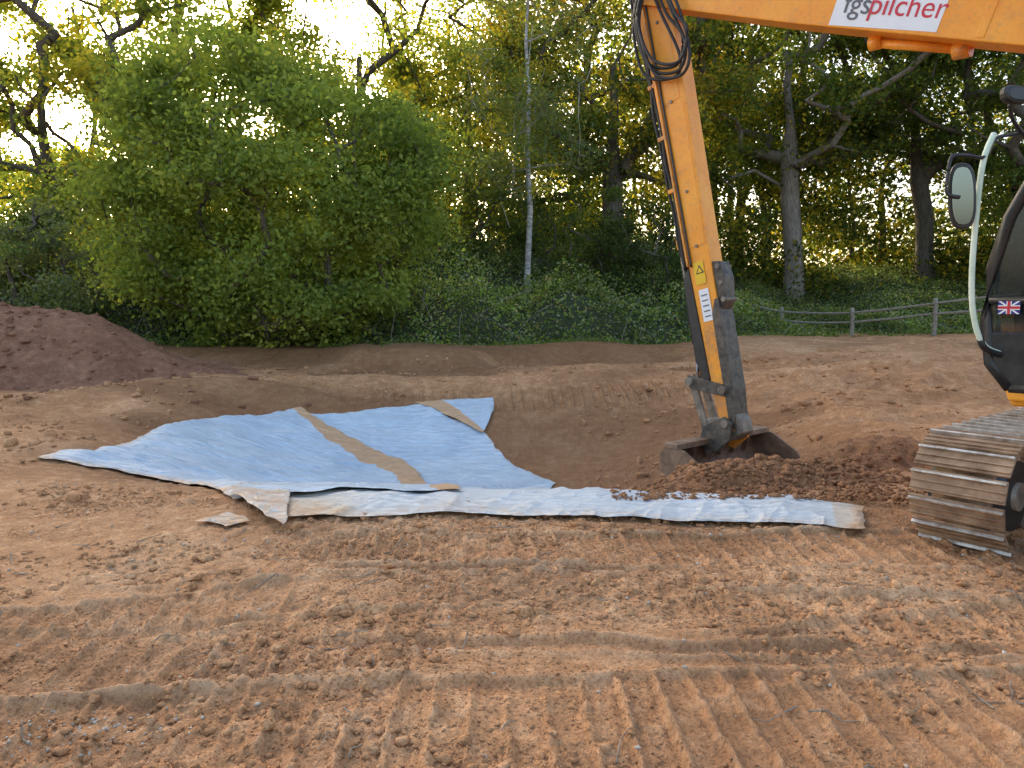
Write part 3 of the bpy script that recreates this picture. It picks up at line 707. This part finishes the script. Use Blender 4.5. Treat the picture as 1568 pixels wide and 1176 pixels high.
# ram under boom
r1_=uz(1340,66,-.1); r2_=uz(1478,76,-.1)
cyl('lift_ram_rod',L(r1_[0],-.1,r1_[1]),L(r2_[0],-.1,r2_[1]),.045,M_or)
cyl('lift_ram_end',L(r1_[0]+.05,-.1,r1_[1]),L(r1_[0]-.08,-.1,r1_[1]),.07,M_or)
cyl('lift_ram_collar',L(r2_[0]+.1,-.1,r2_[1]+.0),L(r2_[0]-.05,-.1,r2_[1]),.075,M_orw)
# house
prism('engine_house',[(-2.3,1.05),(-2.3,1.9),(-2.0,2.15),(.3,2.15),(.4,1.05)],-1.2,1.15,M_or,.06)
prism('counterweight',[(-2.9,1.0),(-3.0,1.6),(-2.85,2.0),(-2.3,2.1),(-2.3,1.0)],-1.2,1.2,M_black,.1)
prism('turntable_deck',[(-2.3,.92),(-2.3,1.05),(1.02,1.05),(1.02,.92)],-1.15,1.13,M_or,.03)
prism('side_box',[(.3,1.05),(.3,1.7),(.9,1.6),(1.0,1.05)],-1.2,-.35,M_or,.04)
# cab
C0,C1=.28,1.13
prof=[(1.02,1.06),(1.17,1.25),(1.22,1.6),(1.20,2.0),(1.10,2.4),(.92,2.78),(.70,2.98),(-.45,3.0),(-.60,2.85),(-.62,1.06)]
for v in (C0,C1):
    tube('cab_frame_%s'%('inner' if v==C0 else 'outer'),[L(a,v,b) for a,b in prof]+[L(prof[0][0],v,prof[0][1])],.045,M_black,EX,11,8,False)
for (a,b) in (prof[0],prof[6],prof[7],prof[9],prof[5]):
    cyl('cab_cross_bar',L(a,C0,b),L(a,C1,b),.04,M_black,8)
cyl('cab_b_pillar',L(.25,C1,1.06),L(.18,C1,3.0),.05,M_black,8)
cyl('cab_door_rail',L(1.2,C1,1.75),L(-.6,C1,1.75),.03,M_black,8)
prism('cab_roof',[(-.5,2.98),(-.5,3.08),(.6,3.08),(.8,2.98)],C0-.03,C1+.03,M_black,.03)
gp=[(u*.985,z) for u,z in prof]
pymesh('cab_side_glass',[L(u,C1-.01,z) for u,z in gp[:]],[tuple(range(len(gp)))],M_glass,EX)
pymesh('cab_inner_glass',[L(u,C0+.01,z) for u,z in gp[:]],[tuple(range(len(gp)))],M_glass,EX)
V=[L(u,C0,z) for u,z in prof[:7]]+[L(u,C1,z) for u,z in prof[:7]]
pymesh('cab_windscreen',V,[(i,i+1,8+i,7+i) for i in range(6)],M_glass,EX)
prism('cab_door_lower',[(1.0,1.08),(1.14,1.25),(1.17,1.5),(-.58,1.5),(-.58,1.08)],C1+.0,C1+.03,M_black,.01)
prism('cab_floor',[(-.6,1.05),(-.6,1.12),(1.0,1.12),(1.0,1.05)],C0,C1,M_black,.01)
prism('operator_seat',[(-.45,1.12),(-.45,2.3),(-.3,2.35),(-.2,1.65),(.2,1.62),(.2,1.45),(-.1,1.12)],.5,.95,M_black,.04)
prism('cab_step_corner',[(.75,.96),(.75,1.05),(1.05,1.05),(1.02,.96)],.9,1.16,M_or,.02)
fc=np.array(uz(1545,471,C1+.035)); fz=fc[1]; fu=fc[0]
def fq(nm,u0,u1,z0,z1,m,v): 
    pymesh(nm,[L(u0,v,z0),L(u1,v,z0),L(u1,v,z1),L(u0,v,z1)],[(0,1,2,3)],m,EX)
prism('flag_backing',[(fu-.075,fz-.05),(fu+.075,fz-.05),(fu+.075,fz+.05),(fu-.075,fz+.05)],C1+.03,C1+.036,M_blue,0)
fq('flag_white_h',fu-.075,fu+.075,fz-.018,fz+.018,M_white,C1+.038); fq('flag_white_v',fu-.018,fu+.018,fz-.05,fz+.05,M_white,C1+.039)
for sgn in (1,-1):
    pymesh('flag_diagonal_%s'%('a' if sgn>0 else 'b'),[L(fu-.075,C1+.0375+sgn*.0002,fz-sgn*.05),L(fu-.055,C1+.0375+sgn*.0002,fz-sgn*.05),L(fu+.075,C1+.0375+sgn*.0002,fz+sgn*.05),L(fu+.055,C1+.0375+sgn*.0002,fz+sgn*.05)],[(0,1,2,3)],M_white,EX)
fq('flag_red_h',fu-.075,fu+.075,fz-.010,fz+.010,M_red,C1+.040); fq('flag_red_v',fu-.010,fu+.010,fz-.05,fz+.05,M_red,C1+.041)
tube('grab_rail',[P(1522,205,5.9),P(1505,250,5.85),P(1494,340,5.85),P(1488,430,5.85),P(1492,490,5.85),P(1508,530,5.85),P(1545,545,5.95)],.022,M_pipe,EX,40,10)
tube('rail_end_bracket',[P(1500,515,5.85),P(1510,535,5.85),P(1550,548,5.95)],.026,M_black,EX,12,8)
tube('mirror_arm',[P(1560,205,6.0),P(1525,212,5.92),P(1508,240,5.85),P(1480,238,5.8),P(1458,240,5.8),P(1452,262,5.8)],.015,M_black,EX,30,8)
tube('mirror_arm_lower',[P(1452,262,5.8),P(1450,295,5.8),P(1470,302,5.78)],.014,M_black,EX,14,8)
def oval(name,cx,cy,w,h,D,m,th,yaw,bev=.01):
    V=[];n=20; c=P(cx,cy,D); X_=np.array([math.cos(yaw),math.sin(yaw),0]); Z_=np.array([-.08,0,1.]); Nn=np.cross(X_,Z_)
    for s in (0,th):
        for i in range(n):
            t=2*math.pi*i/n; ct,st=math.cos(t),math.sin(t)
            a=abs(ct)**.7*np.sign(ct)*w; b=abs(st)**.7*np.sign(st)*h
            V.append(c+X_*a+Z_*b+Nn*s)
    F=[tuple(range(n)),tuple(range(2*n-1,n-1,-1))]+[(i,(i+1)%n,n+(i+1)%n,n+i) for i in range(n)]
    return pymesh(name,V,F,m,EX,bev)
oval('mirror_housing',1474,300,.095,.25,5.8,M_black,-.05,-.35,.015)
oval('mirror_face',1474,300,.072,.215,5.79,M_mirror,.006,-.35,0)
oval('upper_mirror',1546,148,.12,.07,5.9,M_black,.08,.3,.03)
tube('upper_mirror_arm',[P(1546,160,5.9),P(1552,185,5.95),P(1575,215,6.0)],.015,M_black,EX,12,8)
# undercarriage
ua=np.array([.78,.62]); ua/=np.linalg.norm(ua); ul=np.array([-ua[1],ua[0]])
CU=CEN+np.array([-.22,-.50])
def U(a,b,z): q=CU+ua*a+ul*b; return np.array([q[0],q[1],z])
M_shoe=simple('track_shoe',(.19,.11,.062),(.42,.27,.165),6,.75,.6,.012,.05)
M_edge=simple('worn_grouser',(.32,.26,.20),(.68,.63,.57),10,.35,.3,.004,.5)
Rw=.38; HL=1.47
def path(s):
    per=4*HL+2*math.pi*Rw; s%=per
    if s<2*HL: return (-HL+s, 2*Rw), (1,0)
    s-=2*HL
    if s<math.pi*Rw:
        t=s/Rw; return (HL+Rw*math.sin(t),Rw+Rw*math.cos(t)),(math.cos(t),-math.sin(t))
    s-=math.pi*Rw
    if s<2*HL: return (HL-s,0),(-1,0)
    s-=2*HL; t=s/Rw; return (-HL-Rw*math.sin(t),Rw-Rw*math.cos(t)),(-math.cos(t),math.sin(t))
per=4*HL+2*math.pi*Rw; NP=46; pitch=per/NP; zoff=.0
for side,tn in ((1,'far'),(-1,'near')):
    Vp=[];Fp=[];Ve=[];Fe=[]
    c0=side*1.1+.04; hw=.30
    def box(Vl,Fl,c,t,nrm,l0,l1,n0,n1,w):
        b=len(Vl)
        for ww in (c0-w,c0+w):
            for l_,n1_ in ((l0,n0),(l1,n0),(l1,n1),(l0,n1)):
                Vl.append(U(c[0]+t[0]*l_+nrm[0]*n1_,ww,c[1]+t[1]*l_+nrm[1]*n1_+zoff))
        for f in ((0,1,2,3),(7,6,5,4),(0,4,5,1),(1,5,6,2),(2,6,7,3),(3,7,4,0)): Fl.append(tuple(b+i for i in f))
    for i in range(NP):
        c,t=path(i*pitch+.03); nrm=(-t[1],t[0])
        wj=hw+random.uniform(-.006,.006)
        box(Vp,Fp,c,t,nrm,-pitch*.44,pitch*.44,0,.022,wj)
        for l_ in (-.055,.0): box(Vp,Fp,c,t,nrm,l_-.006,l_+.006,.022,.036,wj)
        box(Ve,Fe,c,t,nrm,pitch*.28,pitch*.28+.018,.022,.050,wj)
        box(Vp,Fp,c,t,nrm,-pitch*.35,pitch*.35,-.06,0,.06)
    pymesh('track_shoes_'+tn,Vp,Fp,M_shoe,EX,.003); pymesh('track_grousers_'+tn,Ve,Fe,M_edge,EX,.003)
    for e_,nm in ((-HL,'idler'),(HL,'sprocket')):
        for rr,hh,mm,ex in ((Rw-.05,.18,M_shoe,''),(Rw-.13,.24,M_black,'_disc'),(.10,.27,M_steel,'_hub')):
            tube(nm+ex+'_'+tn,[U(e_,c0-hh,Rw+zoff),U(e_,c0+hh,Rw+zoff)],rr,mm,EX,2,28,False)
    for i in range(6):
        e_=-1.0+i*.4; tube('roller_%d_%s'%(i+1,tn),[U(e_,c0-.17,.15),U(e_,c0+.17,.15)],.10,M_steel,EX,2,16,False)
    prism('track_frame_'+tn,[(-1.15,.25),(-1.1,.55),(1.1,.62),(1.15,.25)],c0-.15,c0+.15,M_shoe,.03,U)
prism('undercarriage_frame',[(-.7,.4),(-.6,.8),(.6,.8),(.7,.4)],-1.0,1.0,M_shoe,.05,U)
tube('slew_ring',[U(0,0,.76),U(0,0,.95)],.6,M_steel,EX,2,32,False)
bpy.context.view_layer.update()

# ------------------------------------------------------------ light, sky, camera
sd_=Vector((-.525,1.047,.399)).normalized()
el=math.asin(sd_.z); az=math.atan2(sd_.x,sd_.y)
w=bpy.data.worlds.new('World'); scene.world=w; w.use_nodes=True; nt=w.node_tree
sky=nt.nodes.new('ShaderNodeTexSky'); sky.sky_type='NISHITA'; sky.sun_disc=False; sky.sun_elevation=el; sky.sun_rotation=az
sky.air_density=1.0; sky.dust_density=4.5; sky.ozone_density=.5
nt.links.new(sky.outputs[0],nt.nodes['Background'].inputs[0]); nt.nodes['Background'].inputs[1].default_value=.56
sl_=bpy.data.lights.new('sun','SUN'); sl_.energy=5; sl_.angle=R(.6); sl_.color=(1,.86,.66)
so=bpy.data.objects.new('sun',sl_); scene.collection.objects.link(so); so.rotation_euler=sd_.to_track_quat('Z','Y').to_euler(); so.location=(0,0,30)
cam=bpy.data.cameras.new('camera'); cam.sensor_width=36; cam.lens=FPX/1568*36; cam.clip_end=3000; cam.clip_start=.05
co=bpy.data.objects.new('camera',cam); scene.collection.objects.link(co); co.location=(0,0,CAMZ); co.rotation_euler=(math.pi/2-PITCH,0,0)
scene.camera=co
scene.view_settings.view_transform='Standard'; scene.view_settings.look='None'; scene.view_settings.exposure=0
